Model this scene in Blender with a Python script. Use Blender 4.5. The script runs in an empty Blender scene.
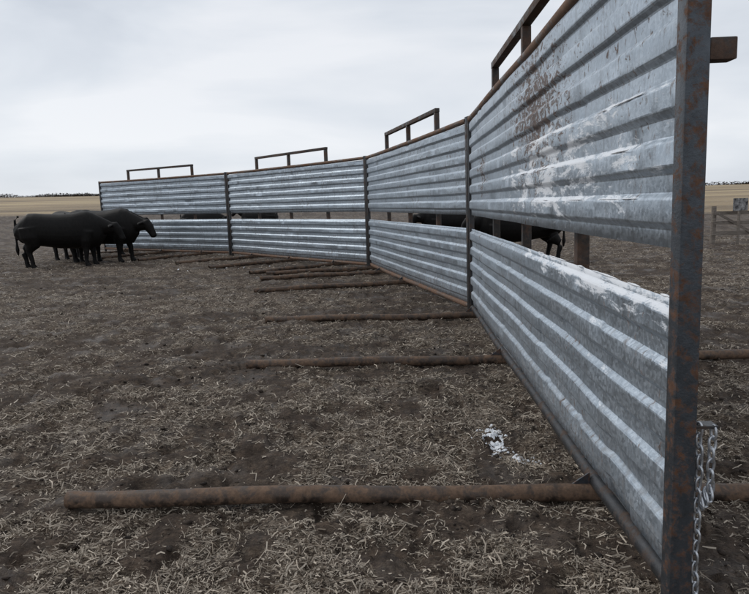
import bpy, math, random
import numpy as np
from mathutils import Vector, Matrix
random.seed(7); rng=np.random.default_rng(7)
S=bpy.context.scene
COL=S.collection
CH=1.63
# ---------------------------------------------------------------- camera
cam_d=bpy.data.cameras.new("camera"); cam=bpy.data.objects.new("camera",cam_d); COL.objects.link(cam)
cam_d.sensor_width=36; cam_d.lens=36*650/749; cam_d.clip_start=0.05; cam_d.clip_end=8000
PITCH=math.radians(8.2); ROLL=math.radians(1.55)
R=Matrix.Rotation(math.radians(.24),4,'Z')@Matrix.Rotation(math.pi/2-PITCH,4,'X') @ Matrix.Rotation(-ROLL,4,'Z')
cam.matrix_world=Matrix.Translation((0,0,CH)) @ R
S.camera=cam

# ---------------------------------------------------------------- numpy noise
def _h(ix,iy,s):
    n=(ix.astype(np.int64)*374761393+iy.astype(np.int64)*668265263+s*974634777)&0xffffffff
    n=((n^(n>>13))*1274126177)&0xffffffff
    n=n^(n>>16)
    return (n&0xffff)/65535.0
def vn(x,y,s=0):
    x=np.asarray(x,float);y=np.asarray(y,float)
    xi=np.floor(x);yi=np.floor(y);fx=x-xi;fy=y-yi
    fx=fx*fx*(3-2*fx);fy=fy*fy*(3-2*fy)
    a=_h(xi,yi,s);b=_h(xi+1,yi,s);c=_h(xi,yi+1,s);d=_h(xi+1,yi+1,s)
    return (a*(1-fx)+b*fx)*(1-fy)+(c*(1-fx)+d*fx)*fy
def fb(x,y,s=0,o=3):
    v=0;a=.5;t=0
    for i in range(o):
        v=v+a*vn(x*2**i+13.7*i,y*2**i-7.1*i,s+i);t+=a;a*=.5
    return v/t
def sst(a,b,x):
    t=np.clip((x-a)/(b-a),0,1);return t*t*(3-2*t)
def height(x,y):
    x=np.asarray(x,float);y=np.asarray(y,float)
    d=np.hypot(x,y)
    slope=.0255-.010*sst(-.3,.5,x/np.maximum(d,1))
    t=np.clip(d-60,0,640)
    rise=slope*(t-np.clip(t,0,20)*.5)
    far=np.clip(d-900,0,5000)*-.01
    near=1-sst(25,60,d)
    q=fb(x/.16,y/.16,61,2);pit=-.035*sst(.60,.74,q)
    z=.07*(fb(x/1.6,y/1.6,3)-.5)+near*(.075*(fb(x/.38,y/.38,11)-.5)+.055*(fb(x/.12,y/.12,21)-.5)+.026*(fb(x/.035,y/.035,31,2)-.5)+pit)
    return z+rise*(d>60)+far+ .8*(fb(x/180,y/180,5)-.5)*sst(150,400,d)
def patch(x,y):
    v=.45*fb(x/1.5,y/.8,41,3)+.55*fb(x/.22,y/.22,51,3)
    return sst(.41,.58,v)

# ---------------------------------------------------------------- node helpers
def mat(name):
    m=bpy.data.materials.new(name);m.use_nodes=True
    nt=m.node_tree;b=nt.nodes["Principled BSDF"]
    return m,nt,b
def N(nt,t,**k):
    n=nt.nodes.new(t)
    for a,v in k.items():
        setattr(n,a,v)
    return n
def noise(nt,vec,scale,detail=3,rough=.6,dist=0):
    n=N(nt,'ShaderNodeTexNoise');n.inputs['Scale'].default_value=scale;n.inputs['Detail'].default_value=detail
    n.inputs['Roughness'].default_value=rough;n.inputs['Distortion'].default_value=dist
    if vec is not None: nt.links.new(vec,n.inputs['Vector'])
    return n.outputs['Fac']
def ramp(nt,fac,stops):
    r=N(nt,'ShaderNodeValToRGB');e=r.color_ramp.elements
    while len(e)<len(stops): e.new(.5)
    for i,(p,c) in enumerate(stops):
        e[i].position=p;e[i].color=(c,c,c,1) if not hasattr(c,'__len__') else (*c,1)
    nt.links.new(fac,r.inputs['Fac']);return r.outputs['Color']
def mix(nt,f,a,b,mode='MIX'):
    m=N(nt,'ShaderNodeMix',data_type='RGBA',blend_type=mode)
    def put(i,v):
        if isinstance(v,bpy.types.NodeSocket): nt.links.new(v,m.inputs[i])
        elif hasattr(v,'__len__'): m.inputs[i].default_value=(*v,1)
        else: m.inputs[i].default_value=v if i==0 else (v,v,v,1)
    put(0,f);put(6,a);put(7,b);return m.outputs[2]
def math_(nt,op,a,b=None,clamp=False):
    m=N(nt,'ShaderNodeMath',operation=op);m.use_clamp=clamp
    for i,v in enumerate((a,b)):
        if v is None: continue
        if isinstance(v,bpy.types.NodeSocket): nt.links.new(v,m.inputs[i])
        else: m.inputs[i].default_value=v
    return m.outputs[0]
def obj(nt): return N(nt,'ShaderNodeTexCoord').outputs['Object']
def mapping(nt,vec,scale=(1,1,1),rot=(0,0,0)):
    m=N(nt,'ShaderNodeMapping');m.inputs['Scale'].default_value=scale;m.inputs['Rotation'].default_value=rot
    nt.links.new(vec,m.inputs['Vector']);return m.outputs['Vector']
def bump(nt,b,h,strength=.5,dist=.01):
    n=N(nt,'ShaderNodeBump');n.inputs['Strength'].default_value=strength;n.inputs['Distance'].default_value=dist
    nt.links.new(h,n.inputs['Height']);nt.links.new(n.outputs['Normal'],b.inputs['Normal'])

# ---------------------------------------------------------------- materials
def m_ground():
    m,nt,b=mat("mud_and_trampled_straw");o=obj(nt)
    at=N(nt,'ShaderNodeAttribute',attribute_name='straw').outputs['Fac']
    fl=N(nt,'ShaderNodeAttribute',attribute_name='field').outputs['Fac']
    soil=ramp(nt,noise(nt,o,11,5,.8),[(.34,(.010,.0065,.005)),(.50,(.036,.025,.018)),(.70,(.12,.085,.06))])
    soil2=mix(nt,ramp(nt,noise(nt,o,.35,3,.6),[(.35,0),(.7,.5)]),soil,(.065,.045,.033))
    fib=None
    for r in (0.2,1.3,2.4):
        v=mapping(nt,o,(22,130,22),(0,0,r))
        n=ramp(nt,noise(nt,v,1,2,.6,.4),[(.54,0),(.64,1)])
        fib=n if fib is None else mix(nt,1.0,fib,n,'LIGHTEN')
    scol=ramp(nt,noise(nt,o,60,2,.7),[(.3,(.15,.115,.082)),(.55,(.33,.27,.205)),(.8,(.50,.43,.35))])
    mid=ramp(nt,noise(nt,o,3.0,6,.85),[(.42,.12),(.58,1)])
    f=math_(nt,'MULTIPLY',fib,math_(nt,'ADD',math_(nt,'MULTIPLY',at,.85),.15),True)
    f=math_(nt,'MULTIPLY',f,mid)
    c=mix(nt,f,soil2,scol)
    fcol=ramp(nt,noise(nt,mapping(nt,o,(.006,.03,1)),1,5,.6),[(.38,(.15,.112,.072)),(.5,(.27,.205,.125)),(.62,(.38,.295,.175))])
    c=mix(nt,fl,c,fcol)
    nt.links.new(c,b.inputs['Base Color'])
    nt.links.new(ramp(nt,noise(nt,o,2.1,3),[(.36,.5),(.5,.92)]),b.inputs['Roughness'])
    b.inputs['Specular IOR Level'].default_value=.28
    bump(nt,b,noise(nt,o,45,4,.75),.9,.018)
    return m
def m_straw():
    m,nt,b=mat("dry_straw")
    a=N(nt,'ShaderNodeAttribute',attribute_name='tint').outputs['Color']
    nt.links.new(a,b.inputs['Base Color']);b.inputs['Roughness'].default_value=.8
    b.inputs['Specular IOR Level'].default_value=.2
    return m
def m_galv(near):
    m,nt,b=mat("galvanized_steel");o=obj(nt)
    v=N(nt,'ShaderNodeTexVoronoi');v.inputs['Scale'].default_value=60;nt.links.new(o,v.inputs['Vector'])
    bw=N(nt,'ShaderNodeRGBToBW');nt.links.new(v.outputs['Color'],bw.inputs[0])
    sp=ramp(nt,bw.outputs[0],[(.2,(.39,.45,.51)),(.8,(.56,.63,.70))])
    big=noise(nt,mapping(nt,o,(.6,1,5)),1.5,4,.6)
    sp=mix(nt,ramp(nt,big,[(.35,0),(.7,.6)]),sp,(.28,.335,.39))
    st=noise(nt,mapping(nt,o,(14,1,1.1)),1,4,.65)
    sp=mix(nt,ramp(nt,st,[(.52,0),(.70,.5)]),sp,(.20,.215,.235))
    geo=N(nt,'ShaderNodeSeparateXYZ');nt.links.new(o,geo.inputs[0])
    X,Z=geo.outputs[0],geo.outputs[2]
    sx=noise(nt,mapping(nt,o,(22,1,14)),1,4,.7,.5)
    zone=noise(nt,o,1.1,2,.6)
    dirt=math_(nt,'MULTIPLY',ramp(nt,sx,[(.58,0),(.64,1)]),ramp(nt,zone,[(.46,0),(.58,1)]),True)
    if near:
        def bell(v,c,w):
            return math_(nt,'SUBTRACT',1,math_(nt,'DIVIDE',math_(nt,'ABSOLUTE',math_(nt,'SUBTRACT',v,c)),w),True)
        zr=math_(nt,'MULTIPLY',bell(X,2.6,1.35),bell(Z,2.25,.75))
        zr=math_(nt,'POWER',zr,.5)
        sm=noise(nt,mapping(nt,o,(8.5,1,15)),1,6,.8,.9)
        smm=ramp(nt,math_(nt,'ADD',sm,math_(nt,'MULTIPLY',zr,.28)),[(.69,0),(.73,1)])
        zl=math_(nt,'MULTIPLY',bell(X,5.6,.9),bell(Z,2.0,.8))
        s3=ramp(nt,math_(nt,'ADD',sm,math_(nt,'MULTIPLY',zl,.26)),[(.70,0),(.75,1)])
        dirt=mix(nt,1.0,mix(nt,1.0,dirt,smm,'LIGHTEN'),s3,'LIGHTEN')
    c=mix(nt,math_(nt,'MULTIPLY',dirt,.9),sp,ramp(nt,noise(nt,o,40,2),[(.3,(.045,.030,.024)),(.7,(.18,.11,.077))]))
    low=math_(nt,'MULTIPLY',math_(nt,'SUBTRACT',.62,Z,True),1.5,True)
    lowm=math_(nt,'MULTIPLY',low,ramp(nt,noise(nt,o,14,5,.7),[(.42,0),(.62,1)]),True)
    c=mix(nt,lowm,c,(.11,.088,.07))
    nm=math_(nt,'MAXIMUM',dirt,lowm)
    if near:
        nz=N(nt,'ShaderNodeSeparateXYZ');nt.links.new(N(nt,'ShaderNodeNewGeometry').outputs['Normal'],nz.inputs[0])
        up=math_(nt,'MULTIPLY',nz.outputs[2],.10,True)
        fn=noise(nt,mapping(nt,o,(2.4,1,9)),1,7,.78,.5)
        za=math_(nt,'MULTIPLY',bell(X,2.2,2.4),bell(Z,1.80,.46))
        zb=math_(nt,'MULTIPLY',bell(X,1.3,2.0),bell(Z,1.21,.18))
        zz=math_(nt,'POWER',math_(nt,'MAXIMUM',za,zb),.6)
        fs=math_(nt,'ADD',math_(nt,'ADD',fn,up),math_(nt,'MULTIPLY',zz,.24))
        fm=ramp(nt,fs,[(.665,0),(.73,1)])
        c=mix(nt,math_(nt,'MULTIPLY',fm,.88),c,(.82,.85,.89))
        nm=math_(nt,'MAXIMUM',nm,fm)
    nt.links.new(c,b.inputs['Base Color'])
    nt.links.new(math_(nt,'MULTIPLY',math_(nt,'SUBTRACT',1,nm,True),.78),b.inputs['Metallic'])
    ro=math_(nt,'ADD',math_(nt,'MULTIPLY',bw.outputs[0],.18),.36)
    nt.links.new(math_(nt,'ADD',ro,math_(nt,'MULTIPLY',nm,.3)),b.inputs['Roughness'])
    bump(nt,b,math_(nt,'ADD',noise(nt,o,80,2,.7),math_(nt,'MULTIPLY',noise(nt,mapping(nt,o,(1,1,2)),5,2),4)),.15,.006)
    return m
def m_rust(name,steel,rust,bias,sc=6):
    m,nt,b=mat(name);o=obj(nt)
    n=noise(nt,o,sc,6,.75,.3);f=ramp(nt,n,[(bias-.06,0),(bias+.06,1)])
    rc=ramp(nt,noise(nt,o,30,4,.7),[(.3,tuple(x*.45 for x in rust)),(.7,rust)])
    sc_=ramp(nt,noise(nt,o,15,4,.7),[(.3,tuple(x*.6 for x in steel)),(.7,steel)])
    c=mix(nt,f,sc_,rc);nt.links.new(c,b.inputs['Base Color'])
    nt.links.new(math_(nt,'MULTIPLY',math_(nt,'SUBTRACT',1,f,True),.5),b.inputs['Metallic'])
    nt.links.new(ramp(nt,f,[(0,.42),(1,.85)]),b.inputs['Roughness'])
    bump(nt,b,noise(nt,o,70,4,.75),.5,.004)
    return m
def m_simple(name,c1,c2,scale,rough,bs=.4,bd=.01,mapsc=(1,1,1),spec=.3):
    m,nt,b=mat(name);o=mapping(nt,obj(nt),mapsc)
    n=noise(nt,o,scale,4,.65);nt.links.new(ramp(nt,n,[(.35,c1),(.65,c2)]),b.inputs['Base Color'])
    b.inputs['Roughness'].default_value=rough;b.inputs['Specular IOR Level'].default_value=spec
    bump(nt,b,noise(nt,o,scale*3,3,.7),bs,bd);return m
M_G=m_ground();M_S=m_straw();M_Z0=m_galv(True);M_Z=m_galv(False)
M_POST=m_rust("weathered_steel_tube",(.085,.097,.112),(.14,.068,.038),.54,16)
M_PIPE=m_rust("rusty_pipe",(.12,.095,.08),(.21,.118,.072),.46,5)
M_BRK=m_rust("rusty_brown_tube",(.05,.046,.044),(.11,.066,.046),.48,6)
M_SKID=m_rust("muddy_rusty_pipe",(.075,.056,.045),(.18,.112,.072),.48,9)
M_DARK=m_rust("dark_steel_tube",(.06,.062,.066),(.085,.055,.04),.55,8)
M_SNOW=m_simple("snow",(.72,.75,.79),(.86,.88,.9),20,.6,.5,.01)
M_COW=m_simple("black_hide",(.0022,.002,.002),(.007,.006,.0055),25,.6,.25,.006,(1,1,.5),.2)
M_WOOD=m_simple("grey_wood",(.12,.10,.085),(.25,.22,.19),6,.85,.6,.01,(1,1,8))
M_SIGN=m_simple("faded_sign_paint",(.02,.02,.022),(.35,.35,.35),7,.7,.1,.002)
M_TREE=m_simple("bare_brush",(.030,.024,.020),(.06,.048,.038),.2,.95,.1,.01,(1,1,1),.0)
M_ZINC=m_simple("zinc_chain",(.40,.42,.45),(.6,.62,.65),60,.4,.3,.002,(1,1,1),.5)
M_ZINC.node_tree.nodes["Principled BSDF"].inputs['Metallic'].default_value=.85

# ---------------------------------------------------------------- mesh helpers
def link(o,parent=None,m=None):
    COL.objects.link(o)
    if parent is not None: o.parent=parent
    if m is not None: o.data.materials.append(m)
    return o
def empty(name,mw=None):
    e=bpy.data.objects.new(name,None);COL.objects.link(e);e.empty_display_size=.2
    if mw is not None: e.matrix_world=mw
    return e
def mk(name,vs,fs,m=None,parent=None,smooth=False,ang=None):
    me=bpy.data.meshes.new(name);me.from_pydata([tuple(v) for v in vs],[],fs);me.update()
    if smooth:
        me.shade_smooth()
        if ang: me.set_sharp_from_angle(angle=math.radians(ang))
    return link(bpy.data.objects.new(name,me),parent,m)
def np_mesh(name,V,F):
    me=bpy.data.meshes.new(name);n=F.shape[1]
    me.vertices.add(len(V));me.vertices.foreach_set('co',V.astype(np.float32).ravel())
    me.loops.add(F.size);me.loops.foreach_set('vertex_index',F.astype(np.int32).ravel())
    me.polygons.add(len(F));me.polygons.foreach_set('loop_start',np.arange(0,F.size,n,dtype=np.int32))
    me.polygons.foreach_set('loop_total',np.full(len(F),n,dtype=np.int32))
    me.update(calc_edges=True);return me
def tube(path,radii,seg=16,wob=0,caps=True,sup=1.0):
    vs=[];fs=[];P=[Vector(p) for p in path];n=len(P)
    for i,p in enumerate(P):
        t=(P[min(i+1,n-1)]-P[max(i-1,0)]).normalized()
        up=Vector((0,0,1)) if abs(t.z)<.9 else Vector((1,0,0))
        s=t.cross(up).normalized();u=s.cross(t).normalized()
        r=radii[i] if isinstance(radii,(list,tuple)) else radii
        a,b=(r if hasattr(r,'__len__') else (r,r))
        for k in range(seg):
            th=2*math.pi*k/seg;w=1+wob*(random.random()-.5)
            cx=math.copysign(abs(math.cos(th))**sup,math.cos(th));sy=math.copysign(abs(math.sin(th))**sup,math.sin(th))
            vs.append(p+s*cx*a*w+u*sy*b*w)
    for i in range(n-1):
        for k in range(seg):
            k2=(k+1)%seg;fs.append((i*seg+k,i*seg+k2,(i+1)*seg+k2,(i+1)*seg+k))
    if caps:
        fs.append(tuple(range(seg))[::-1]);fs.append(tuple((n-1)*seg+k for k in range(seg)))
    return vs,fs
def boxv(a,b,bev=.006):
    import bmesh
    bm=bmesh.new();bmesh.ops.create_cube(bm,size=1)
    a=Vector(a);b=Vector(b);c=(a+b)/2;d=b-a
    for v in bm.verts: v.co=Vector((v.co.x*d.x,v.co.y*d.y,v.co.z*d.z))+c
    if bev: bmesh.ops.bevel(bm,geom=bm.edges[:],offset=bev,segments=2,affect='EDGES',profile=.6)
    bm.verts.ensure_lookup_table();bm.verts.index_update()
    vs=[v.co.copy() for v in bm.verts];fs=[tuple(v.index for v in f.verts) for f in bm.faces];bm.free();return vs,fs
def merge(parts):
    V=[];F=[]
    for vs,fs in parts:
        o=len(V);V+=list(vs);F+=[tuple(i+o for i in f) for f in fs]
    return V,F

# ---------------------------------------------------------------- ground
def ground():
    fr=np.arange(-46,46.01,.15);rest=np.linspace(46,314,70)[1:-1]
    ang=np.radians(np.concatenate([fr,rest]));na=len(ang)
    r1=np.exp(np.arange(math.log(.5),math.log(32),.0095));r2=np.exp(np.arange(math.log(32.5),math.log(4000),.05))
    r=np.concatenate([[.001],r1,r2]);nr=len(r)
    A,Rr=np.meshgrid(ang,r)
    X=Rr*np.sin(A);Y=Rr*np.cos(A);Z=height(X,Y)
    V=np.stack([X,Y,Z],-1).reshape(-1,3)
    i,j=np.meshgrid(np.arange(nr-1),np.arange(na),indexing='ij');j2=(j+1)%na
    F=np.stack([i*na+j,(i+1)*na+j,(i+1)*na+j2,i*na+j2],-1).reshape(-1,4)
    me=np_mesh("ground",V,F[:, ::-1])
    a=me.attributes.new('straw','FLOAT','POINT');pv=patch(V[:,0],V[:,1]);a.data.foreach_set('value',pv.astype(np.float32))
    d=np.hypot(V[:,0],V[:,1]);rt=V[:,0]/np.maximum(d,1)
    edge=110-50*sst(.1,.5,rt)+25*(fb(V[:,0]/30,V[:,1]/30,77)-.5)
    fl=sst(0,12,d-edge)
    a=me.attributes.new('field','FLOAT','POINT');a.data.foreach_set('value',fl.astype(np.float32))
    me.shade_smooth()
    link(bpy.data.objects.new("ground",me),None,M_G)
ground()

def straw():
    n=500000
    Y=np.exp(rng.uniform(math.log(1.6),math.log(26),n));X=rng.uniform(-.72,.74,n)*(Y+.9)
    keep=rng.random(n)<(patch(X,Y)*.93+.04)
    X=X[keep];Y=Y[keep];n=len(X)
    L=rng.gamma(1.5,.014,n).clip(.005,.12)*(1+.04*Y);W=rng.uniform(.0008,.0032,n)*(1+.07*Y)
    th=rng.uniform(0,2*np.pi,n);til=rng.normal(0,.28,n);rl=rng.uniform(-1.2,1.2,n)
    d=np.stack([np.cos(th)*np.cos(til),np.sin(th)*np.cos(til),np.sin(til)],-1)
    s=np.stack([-np.sin(th)*np.cos(rl),np.cos(th)*np.cos(rl),np.sin(rl)],-1)
    c=np.stack([X,Y,height(X,Y)+rng.uniform(-.004,.009,n)+np.abs(np.sin(til))*L*.3],-1)
    bend=rng.normal(0,.12,n)*L
    p0=c-d*L[:,None]/2;p1=c.copy();p1[:,2]+=np.abs(bend)*.6;p1+=s*bend[:,None];p2=c+d*L[:,None]/2
    w=s*W[:,None]
    V=np.stack([p0-w,p0+w,p1-w,p1+w,p2-w*.6,p2+w*.6],1).reshape(-1,3)
    b=np.arange(n)*6
    F=np.concatenate([np.stack([b,b+1,b+3,b+2],-1),np.stack([b+2,b+3,b+5,b+4],-1)],0)
    me=np_mesh("straw_litter",V,F)
    k=rng.beta(1.4,1.7,n)[:,None];dark=np.array([.085,.062,.045]);li=np.array([.60,.525,.43])
    col=dark*(1-k)+li*k;col*=rng.uniform(.8,1.15,(n,1))
    C=np.concatenate([col,np.ones((n,1))],1);C=np.repeat(C,6,0)
    a=me.color_attributes.new('tint','FLOAT_COLOR','POINT');a.data.foreach_set('color',C.astype(np.float32).ravel())
    link(bpy.data.objects.new("straw_litter",me),None,M_S)
straw()

def clods():
    import bmesh
    n=6000
    Y=np.exp(rng.uniform(math.log(1.6),math.log(20),n));X=rng.uniform(-.7,.75,n)*(Y+1)
    bm=bmesh.new();bmesh.ops.create_icosphere(bm,subdivisions=1,radius=1);bv=np.array([v.co[:] for v in bm.verts]);bf=np.array([[v.index for v in f.verts] for f in bm.faces]);bm.free()
    r=rng.gamma(1.5,.006,n).clip(.003,.022)
    V=bv[None]*(1+rng.normal(0,.25,(n,len(bv),1)))*r[:,None,None]*np.array([1,1,.55])*rng.uniform(.7,1.4,(n,1,3))
    V+=np.stack([X,Y,height(X,Y)],-1)[:,None,:]
    F=(bf[None]+(np.arange(n)*len(bv))[:,None,None]).reshape(-1,3)
    me=np_mesh("mud_clods",V.reshape(-1,3),F)
    link(bpy.data.objects.new("mud_clods",me),None,m_simple("dark_mud",(.015,.011,.009),(.07,.052,.04),14,.9))
clods()

# ---------------------------------------------------------------- windbreak panels
H=2.77
J=[(1.135,2.30),(1.37,9.28),(-.15,16.3),(-4.88,22.0),(-11.0,26.4)]
RP=.212
def sheet(name,L0,L1,z0,z1,parent,y0,seed,m_,wv):
    prof=[(0,0),(.066,.001),(.074,.004),(.090,.021),(.098,.026),(.104,.0275),(.178,.0275),(.184,.026),(.192,.021),(.206,.004)]
    pts=[];z=z0
    while z<z1:
        for dz,dy in prof:
            if z+dz<z1-.004: pts.append((z+dz,dy))
        z+=RP
    pts.append((z1,pts[-1][1]))
    nx=140;vs=[];fs=[];m=len(pts)
    XX,ZZ=np.meshgrid(np.linspace(L0,L1,nx+1),np.array([p[0] for p in pts]),indexing='ij')
    W=wv*(vn(XX*1.1,ZZ*1.5,seed)-.5)+.006*(vn(XX*4,ZZ*5,seed+3)-.5)-.012*sst(.78,.95,vn(XX*5,ZZ*6,seed+9))
    DZ=.006*(vn(XX*.8,ZZ*2,seed+5)-.5)
    for i in range(nx+1):
        for k in range(m):
            vs.append((XX[i,k],y0+pts[k][1]+W[i,k],ZZ[i,k]+DZ[i,k]))
    for i in range(nx):
        for k in range(m-1):
            a=i*m+k;fs.append((a,a+m,a+m+1,a+1))
    o=mk(name,vs,fs,m_,parent,True,14)
    s=o.modifiers.new("thickness",'SOLIDIFY');s.thickness=.0025;s.offset=0
    return o
def snow_strip(parent,x0,x1,z,y,name,r=.02,gap=.3):
    parts=[];x=x0
    while x<x1:
        ln=random.uniform(.06,.5)
        n=max(6,int(ln/.012));path=[];rad=[];ph=random.random()*9
        for i in range(n+1):
            t=i/n;env=math.sin(math.pi*min(max(t,.02),.98))**.6
            path.append((x+ln*t,y+random.uniform(-.001,.001),z))
            q=r*env*(.35+.65*float(vn((x+ln*t)*18,ph,4)));rad.append((q,q*.55))
        parts.append(tube(path,rad,8,.2));x+=ln+random.expovariate(1/gap)
    V,F=merge(parts);mk(name,V,F,M_SNOW,parent,True)
skidT=[[.15,.585,.955],[.53,.82,.97],[.2,.5,.8],[.2,.5,.8]]
skidY=[[2.93,2.62,2.95],[3.0,2.8,2.6],[2.6,2.6,2.6],[2.6,2.6,2.5]]
Z1,Z2=1.24,1.43
for pi in range(4):
    a=Vector(J[pi]);b=Vector(J[pi+1]);d=(b-a);L=d.length;an=math.atan2(d.y,d.x)
    E=empty("windbreak_panel",Matrix.Translation((a.x,a.y,0))@Matrix.Rotation(an,4,'Z')@Matrix.Rotation(math.radians(-.5),4,'X'))
    hw=.042
    e0=hw+.012;e1=L-hw-.012
    V,F=boxv((e0-hw,-hw,-.06),(e0+hw,hw,H+.02),.009);mk("end_post_1",V,F,M_POST if pi==0 else M_DARK,E,True,40)
    V,F=boxv((e1-hw*.85,-hw*.85,-.02),(e1+hw*.85,hw*.85,H+.015),.009);mk("end_post_2",V,F,M_DARK,E,True,40)
    def rail(nm,z,r,m,y=0):
        n=24;P=[(e0+hw+(e1-e0-hw*2)*i/n,y+.006*math.sin(i*.5+pi),z-.012*math.sin(math.pi*i/n)) for i in range(n+1)]
        V,F=tube(P,r,18);mk(nm,V,F,m,E,True,50)
    rail("top_rail",H-.03,.038,M_PIPE,.01)
    rail("bottom_rail",.115,.040,M_PIPE if pi else M_DARK)
    mz=M_Z0 if pi==0 else M_Z
    wv=.022 if pi==0 else .014
    sheet("upper_sheet",e0+hw-.004,e1-hw+.004,Z2,H-.078,E,-.003,pi*10+1,mz,wv)
    sheet("lower_sheet",e0+hw-.004,e1-hw+.004,.15,Z1,E,-.003,pi*10+5,mz,wv)
    parts=[]
    for z in (Z2+.03,Z1-.04,.24): parts.append(boxv((e0+hw,-.055,z-.018),(e1-hw,-.022,z+.018),.003))
    V,F=merge(parts);mk("girts",V,F,M_DARK,E)
    parts=[];top=H+.38
    for t in (.25,.5,.75):
        x=t*L;parts.append(boxv((x-.038,-.135,.10),(x+.038,-.059,top-.07),.006))
    V,F=merge(parts);mk("uprights",V,F,M_BRK,E,True,40)
    V,F=boxv((.25*L-.045,-.137,top-.068),(.75*L+.045,-.057,top),.006);mk("top_frame_bar",V,F,M_BRK,E,True,40)
    for si,t in enumerate(skidT[pi]):
        x=t*L;n=40;yl=skidY[pi][si];yr=-2.3-(.4 if si==1 else 0)
        P=[(x+.012*math.sin(i*.3+si),yr+(yl-yr)*i/n,.042+.008*math.sin(i*.45)+(yr+(yl-yr)*i/n)*math.sin(math.radians(.5))) for i in range(n+1)]
        V,F=tube(P,[.047+.002*random.random() for _ in P],18,.03,caps=False)
        Vi,Fi=tube([P[-1],P[-6]],.038,18,0,caps=False)
        V,F=merge([(V,F),(Vi,Fi)])
        mk("skid_pipe_%d"%(si+1),V,F,M_SKID,E,True,50)
        g=[(x-.005,.042,.085),(x-.005,.15,.087),(x-.005,.045,.16),(x+.005,.042,.085),(x+.005,.15,.087),(x+.005,.045,.16)]
        mk("gusset_%d"%(si+1),g,[(0,1,2),(5,4,3),(0,3,4,1),(1,4,5,2),(2,5,3,0)],M_POST,E)
    if pi==0:
        V,F=boxv((e0-.035,-.135,2.085),(e0+.035,-.043,2.16),.006);mk("hinge_lug",V,F,M_BRK,E,True,40)
        V,F=boxv((e0-.03,-.125,.765),(e0+.03,-.043,.777),.002);mk("chain_plate",V,F,M_DARK,E)
        parts=[]
        def link_(c,axis_rot,tilt=0):
            n=20;m=8;vs=[];fs=[];A=.0135;B=.027;r=.0052
            for i in range(n):
                th=2*math.pi*i/n
                cx=A*math.cos(th);cz=B*math.copysign(abs(math.sin(th))**.8,math.sin(th))
                nrm=Vector((math.cos(th),0,math.sin(th)))
                for k in range(m):
                    ph=2*math.pi*k/m
                    vs.append(Vector((cx,0,cz))+nrm*r*math.cos(ph)+Vector((0,1,0))*r*math.sin(ph))
            for i in range(n):
                for k in range(m):
                    i2=(i+1)%n;k2=(k+1)%m;fs.append((i*m+k,i2*m+k,i2*m+k2,i*m+k2))
            Rm=Matrix.Rotation(tilt,3,'Y')@Matrix.Rotation(axis_rot,3,'Z')
            return [Rm@v+Vector(c) for v in vs],fs
        z=.758;k=0
        while z>.06:
            parts.append(link_((e0-.012+.004*math.sin(k*.8),-.066+.004*math.cos(k),z),(k%2)*math.pi/2+.5,.1*math.sin(k)));z-=.043;k+=1
        z=.748;k=0
        while z>.52:
            parts.append(link_((e0-.02,-.113+.006*math.sin(k*.5),z),(k%2)*math.pi/2+.2,.12*math.sin(k+1)));z-=.043;k+=1
        for k in range(5):
            parts.append(link_((e0-.018,-.110+.008*k,.512-.010*k),(k%2)*math.pi/2,.6))
        V,F=merge(parts);mk("chain",V,F,M_ZINC,E,True)
        def zl(i): return Z2+i*RP+.190
        snow_strip(E,.15,2.4,Z1+.003,.004,"snow_on_lower_sheet",.010,.12)
        for i,x0,x1,rr in ((0,.5,2.4,.007),(1,.6,2.9,.009),(2,.4,2.2,.007)):
            snow_strip(E,x0,x1,zl(i),.024,"snow_on_rib_%d"%(i+1),rr,.35)

# ---------------------------------------------------------------- snow on the ground
def snow_patch(cx,cy,n,sx,sy,rm):
    import bmesh
    parts=[]
    for i in range(n):
        x=cx+random.gauss(0,sx);y=cy+random.gauss(0,sy);r=random.uniform(.25,1)**1.6*rm
        bm=bmesh.new();bmesh.ops.create_icosphere(bm,subdivisions=2,radius=r)
        ax=random.uniform(.7,1.5)
        vs=[Vector((v.co.x*ax*(1+random.gauss(0,.2))+x,v.co.y*(1+random.gauss(0,.2))+y,v.co.z*.6*(1+random.gauss(0,.25))+float(height(x+v.co.x,y+v.co.y))+r*.1)) for v in bm.verts]
        for j,v in enumerate(bm.verts): v.index=j
        fs=[tuple(v.index for v in f.verts) for f in bm.faces];bm.free();parts.append((vs,fs))
    V,F=merge(parts);mk("snow_patch",V,F,M_SNOW,None,False)
snow_patch(.79,4.34,120,.045,.10,.018)
snow_patch(.88,4.02,80,.060,.045,.014)
snow_patch(-3.7,17.5,16,.5,.5,.035)

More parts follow.
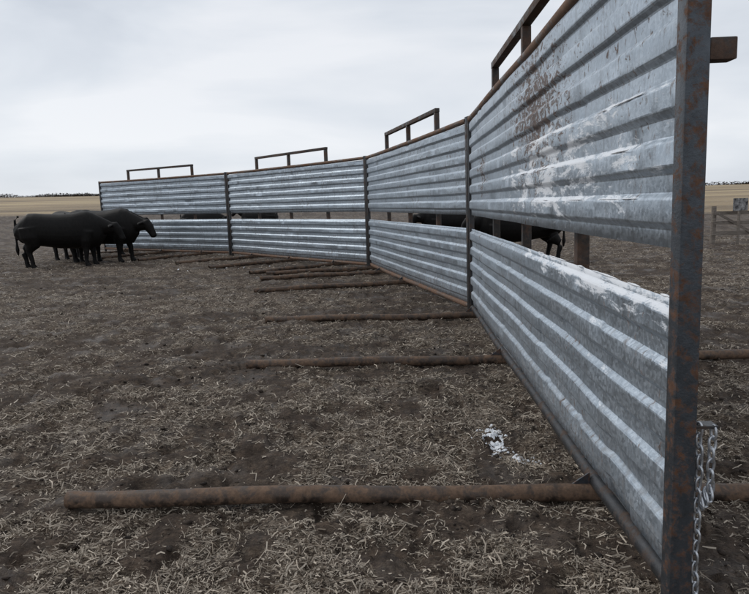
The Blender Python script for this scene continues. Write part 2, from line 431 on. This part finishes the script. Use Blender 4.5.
# ---------------------------------------------------------------- cattle (stocky black beef cattle)
def cow_mesh(pose):
    P=[]
    prof=[(-1.0,1.22,.94,.12),(-.95,1.30,.77,.23),(-.84,1.345,.63,.30),(-.66,1.34,.57,.34),(-.42,1.315,.54,.36),(-.1,1.30,.475,.395),(.2,1.31,.46,.385),(.42,1.345,.46,.34),(.58,1.36,.49,.30),(.72,1.32,.55,.24),(.84,1.24,.68,.15)]
    P.append(tube([(x,0,(t+b)/2) for x,t,b,w in prof],[(w,(t-b)/2) for x,t,b,w in prof],28,sup=.88))
    if pose=='low':
        nk=[(.48,0,1.04),(.76,0,1.00),(.97,0,.95),(1.12,0,.92)];hd=[(1.05,0,1.01),(1.13,0,.98),(1.20,0,.88),(1.27,0,.75),(1.32,0,.65),(1.335,0,.62)]
    elif pose=='graze':
        nk=[(.50,0,.96),(.78,0,.80),(.97,0,.60),(1.08,0,.47)];hd=[(1.06,0,.56),(1.12,0,.47),(1.16,0,.35),(1.19,0,.22),(1.20,0,.12),(1.20,0,.09)]
    else:
        nk=[(.46,0,1.07),(.74,0,1.14),(.95,0,1.20),(1.08,0,1.24)];hd=[(1.01,0,1.34),(1.11,0,1.31),(1.22,0,1.22),(1.32,0,1.12),(1.39,0,1.04),(1.42,0,1.01)]
    P.append(tube(nk,[(.25,.32),(.17,.24),(.13,.175),(.105,.125)],20))
    P.append(tube(hd,[(.08,.06),(.115,.125),(.105,.12),(.082,.092),(.085,.08),(.065,.055)],20,sup=.88))
    h=Vector(hd[1])
    for s in (-1,1):
        P.append(tube([h+Vector((-.05,s*.09,.02)),h+Vector((-.07,s*.17,.01)),h+Vector((-.09,s*.24,-.01)),h+Vector((-.10,s*.29,-.04))],[(.03,.025),(.055,.03),(.05,.026),(.015,.012)],10))
        o=.09 if s>0 else -.05
        P.append(tube([(.50,s*.20,.88),(.49+o*.3,s*.22,.64),(.51+o*.6,s*.20,.47),(.52+o*.8,s*.20,.39),(.52+o,s*.20,.22),(.52+o,s*.20,.10),(.55+o,s*.20,.05),(.57+o,s*.20,.0)],
            [(.14,.21),(.11,.15),(.072,.082),(.066,.070),(.045,.049),(.052,.056),(.062,.068),(.070,.080)],14))
        o=-.09 if s>0 else .10
        P.append(tube([(-.70,s*.18,1.0),(-.68,s*.20,.76),(-.72+o*.4,s*.20,.58),(-.85+o*.8,s*.19,.45),(-.86+o,s*.19,.38),(-.82+o,s*.19,.22),(-.81+o,s*.19,.10),(-.78+o,s*.19,.05),(-.76+o,s*.19,0)],
            [(.20,.29),(.18,.25),(.115,.165),(.064,.084),(.054,.065),(.046,.051),(.052,.056),(.062,.068),(.070,.080)],14))
    P.append(tube([(-.96,0,1.28),(-1.04,0,1.18),(-1.06,.01,.90),(-1.05,.02,.62),(-1.05,.02,.48),(-1.04,.02,.34)],[.045,.032,.026,.028,.048,.02],10))
    P.append(tube([(.48,0,.58),(.72,0,.60),(.87,0,.80)],[(.12,.13),(.08,.13),(.05,.11)],12))
    V,F=merge(P)
    me=bpy.data.meshes.new("cow");me.from_pydata([tuple(v) for v in V],[],F);me.update()
    o=bpy.data.objects.new("tmp",me);COL.objects.link(o)
    m=o.modifiers.new("r",'REMESH');m.mode='VOXEL';m.voxel_size=.018;m.use_smooth_shade=True
    s=o.modifiers.new("s",'SMOOTH');s.factor=.5;s.iterations=6
    dg=bpy.context.evaluated_depsgraph_get();dg.update()
    r=bpy.data.meshes.new_from_object(o.evaluated_get(dg));bpy.data.objects.remove(o);r.name="cow_"+pose
    return r
CM={p:cow_mesh(p) for p in ('up','low','graze')}
for p in CM: CM[p].materials.clear();CM[p].materials.append(M_COW);CM[p].shade_smooth()
def cow(x,y,deg,pose='up',s=1.12):
    o=bpy.data.objects.new("black_cow",CM[pose]);COL.objects.link(o)
    o.location=(x,y,float(height(x,y))-.015);o.rotation_euler=(0,0,math.radians(deg));o.scale=(s,s,s)
cow(-9.35,19.6,18,'low',1.24)
cow(-8.75,21.0,-4,'low',1.26)
cow(-9.9,21.6,-35,'low',1.27)
cow(-9.7,23.4,6,'low',1.25)
cow(3.75,17.2,172,'low')
cow(2.75,24.0,185,'low')
cow(-9.5,36,5,'low');cow(-6.8,38,170,'up')

# ---------------------------------------------------------------- wooden fence and gate on the right
E=empty("wooden_fence",Matrix.Translation((11.1,21.5,0)))
parts=[]
for i in range(6):
    x=i*1.35;hh=1.15+.15*random.random();parts.append(tube([(x,0,-.1),(x+.02,0,hh*.5),(x+.03*random.random(),.02,hh)],[.085,.08,.075],12,.08))
V,F=merge(parts);mk("posts",V,F,M_WOOD,E,True,50)
parts=[]
for z in (.35,.68,1.0):
    for i in range(5):
        parts.append(boxv((i*1.35-.06,-.115-.003*(i%2),z-.07+random.uniform(-.03,.03)),(i*1.35+1.38,-.09-.003*(i%2),z+.07),.004))
V,F=merge(parts);mk("rails",V,F,M_WOOD,E)
V,F=boxv((-.04,-.04,-.5),(.04,.04,.5),.006)
for q,(x0,x1) in enumerate(((.05,1.25),(1.4,2.6))):
    c=Vector(((x0+x1)/2,-.145,.67));Rm=Matrix.Rotation((1 if q else -1)*1.05,3,'Y')
    mk("gate_brace_%d"%(q+1),[Rm@Vector((v.x,v.y*.35,v.z*1.25))+c for v in V],F,M_WOOD,E)
Sg=empty("sign_board",Matrix.Translation((11.75,21.1,0))@Matrix.Rotation(.25,4,'Z'))  # small unidentified dark object by the gate, built as a plain sign board
V,F=boxv((-.28,-.012,1.08),(.28,.012,1.48),.004);mk("board",V,F,M_SIGN,Sg)
V,F=boxv((-.03,.014,-.1),(.03,.07,1.45),.004);mk("post",V,F,M_WOOD,Sg)

# ---------------------------------------------------------------- distant brush
def brush(name,items):
    VV=[]
    for (x,y,w,h,n) in items:
        z=float(height(x,y))
        px=rng.normal(0,w*.33,n);py=rng.normal(0,w*.1,n);pz=rng.random(n)*h*np.exp(-(px/(w*.6))**2)-.3
        s=h*rng.uniform(.08,.16,n)
        c=np.stack([x+px,y+py,z+pz],-1)
        VV.append((c[:,None,:]+rng.normal(0,1,(n,3,3))*s[:,None,None]).reshape(-1,3))
    V=np.concatenate(VV);F=np.arange(len(V)).reshape(-1,3);me=np_mesh(name,V,F);link(bpy.data.objects.new(name,me),None,M_TREE)
it=[]
for i in range(230):
    a=math.radians(random.uniform(-45,48));dd=random.uniform(650,700);k=.9+1.4*random.random()
    if -22<math.degrees(a)<-5 and random.random()<.5: continue
    it.append((dd*math.sin(a),dd*math.cos(a),random.uniform(20,60),k*1.5,500))
brush("distant_tree_line",it)

# ---------------------------------------------------------------- light
W=bpy.data.worlds.new("World");S.world=W;W.use_nodes=True;nt=W.node_tree
bg=nt.nodes["Background"];sk=N(nt,'ShaderNodeTexSky');sk.sky_type='NISHITA';sk.sun_disc=False
SE=math.radians(42);SR=math.radians(-60)
sk.sun_elevation=SE;sk.sun_rotation=SR
g=N(nt,'ShaderNodeTexCoord').outputs['Generated']
v=mapping(nt,g,(1,1,3.6))
n1=noise(nt,v,2.0,5,.5,.35)
cl=ramp(nt,n1,[(.32,(6.3,6.75,7.45)),(.47,(7.5,7.9,8.5)),(.62,(8.8,9.0,9.4))])
sp=N(nt,'ShaderNodeSeparateXYZ');nt.links.new(g,sp.inputs[0])
hz=ramp(nt,sp.outputs[2],[(0,1.06),(.18,1.0),(.6,.97)])
cl=mix(nt,1.0,cl,hz,'MULTIPLY')
c=mix(nt,.93,sk.outputs[0],cl)
nt.links.new(c,bg.inputs['Color']);bg.inputs['Strength'].default_value=.1
sl=bpy.data.lights.new("sun",'SUN');sl.energy=.95;sl.angle=math.radians(20);sl.color=(1,.96,.9)
so=bpy.data.objects.new("sun",sl);COL.objects.link(so)
dirv=Vector((math.sin(SR)*math.cos(SE),math.cos(SR)*math.cos(SE),math.sin(SE)))
so.rotation_euler=dirv.to_track_quat('Z','Y').to_euler()
S.view_settings.view_transform='Standard';S.view_settings.look='None';S.view_settings.exposure=0
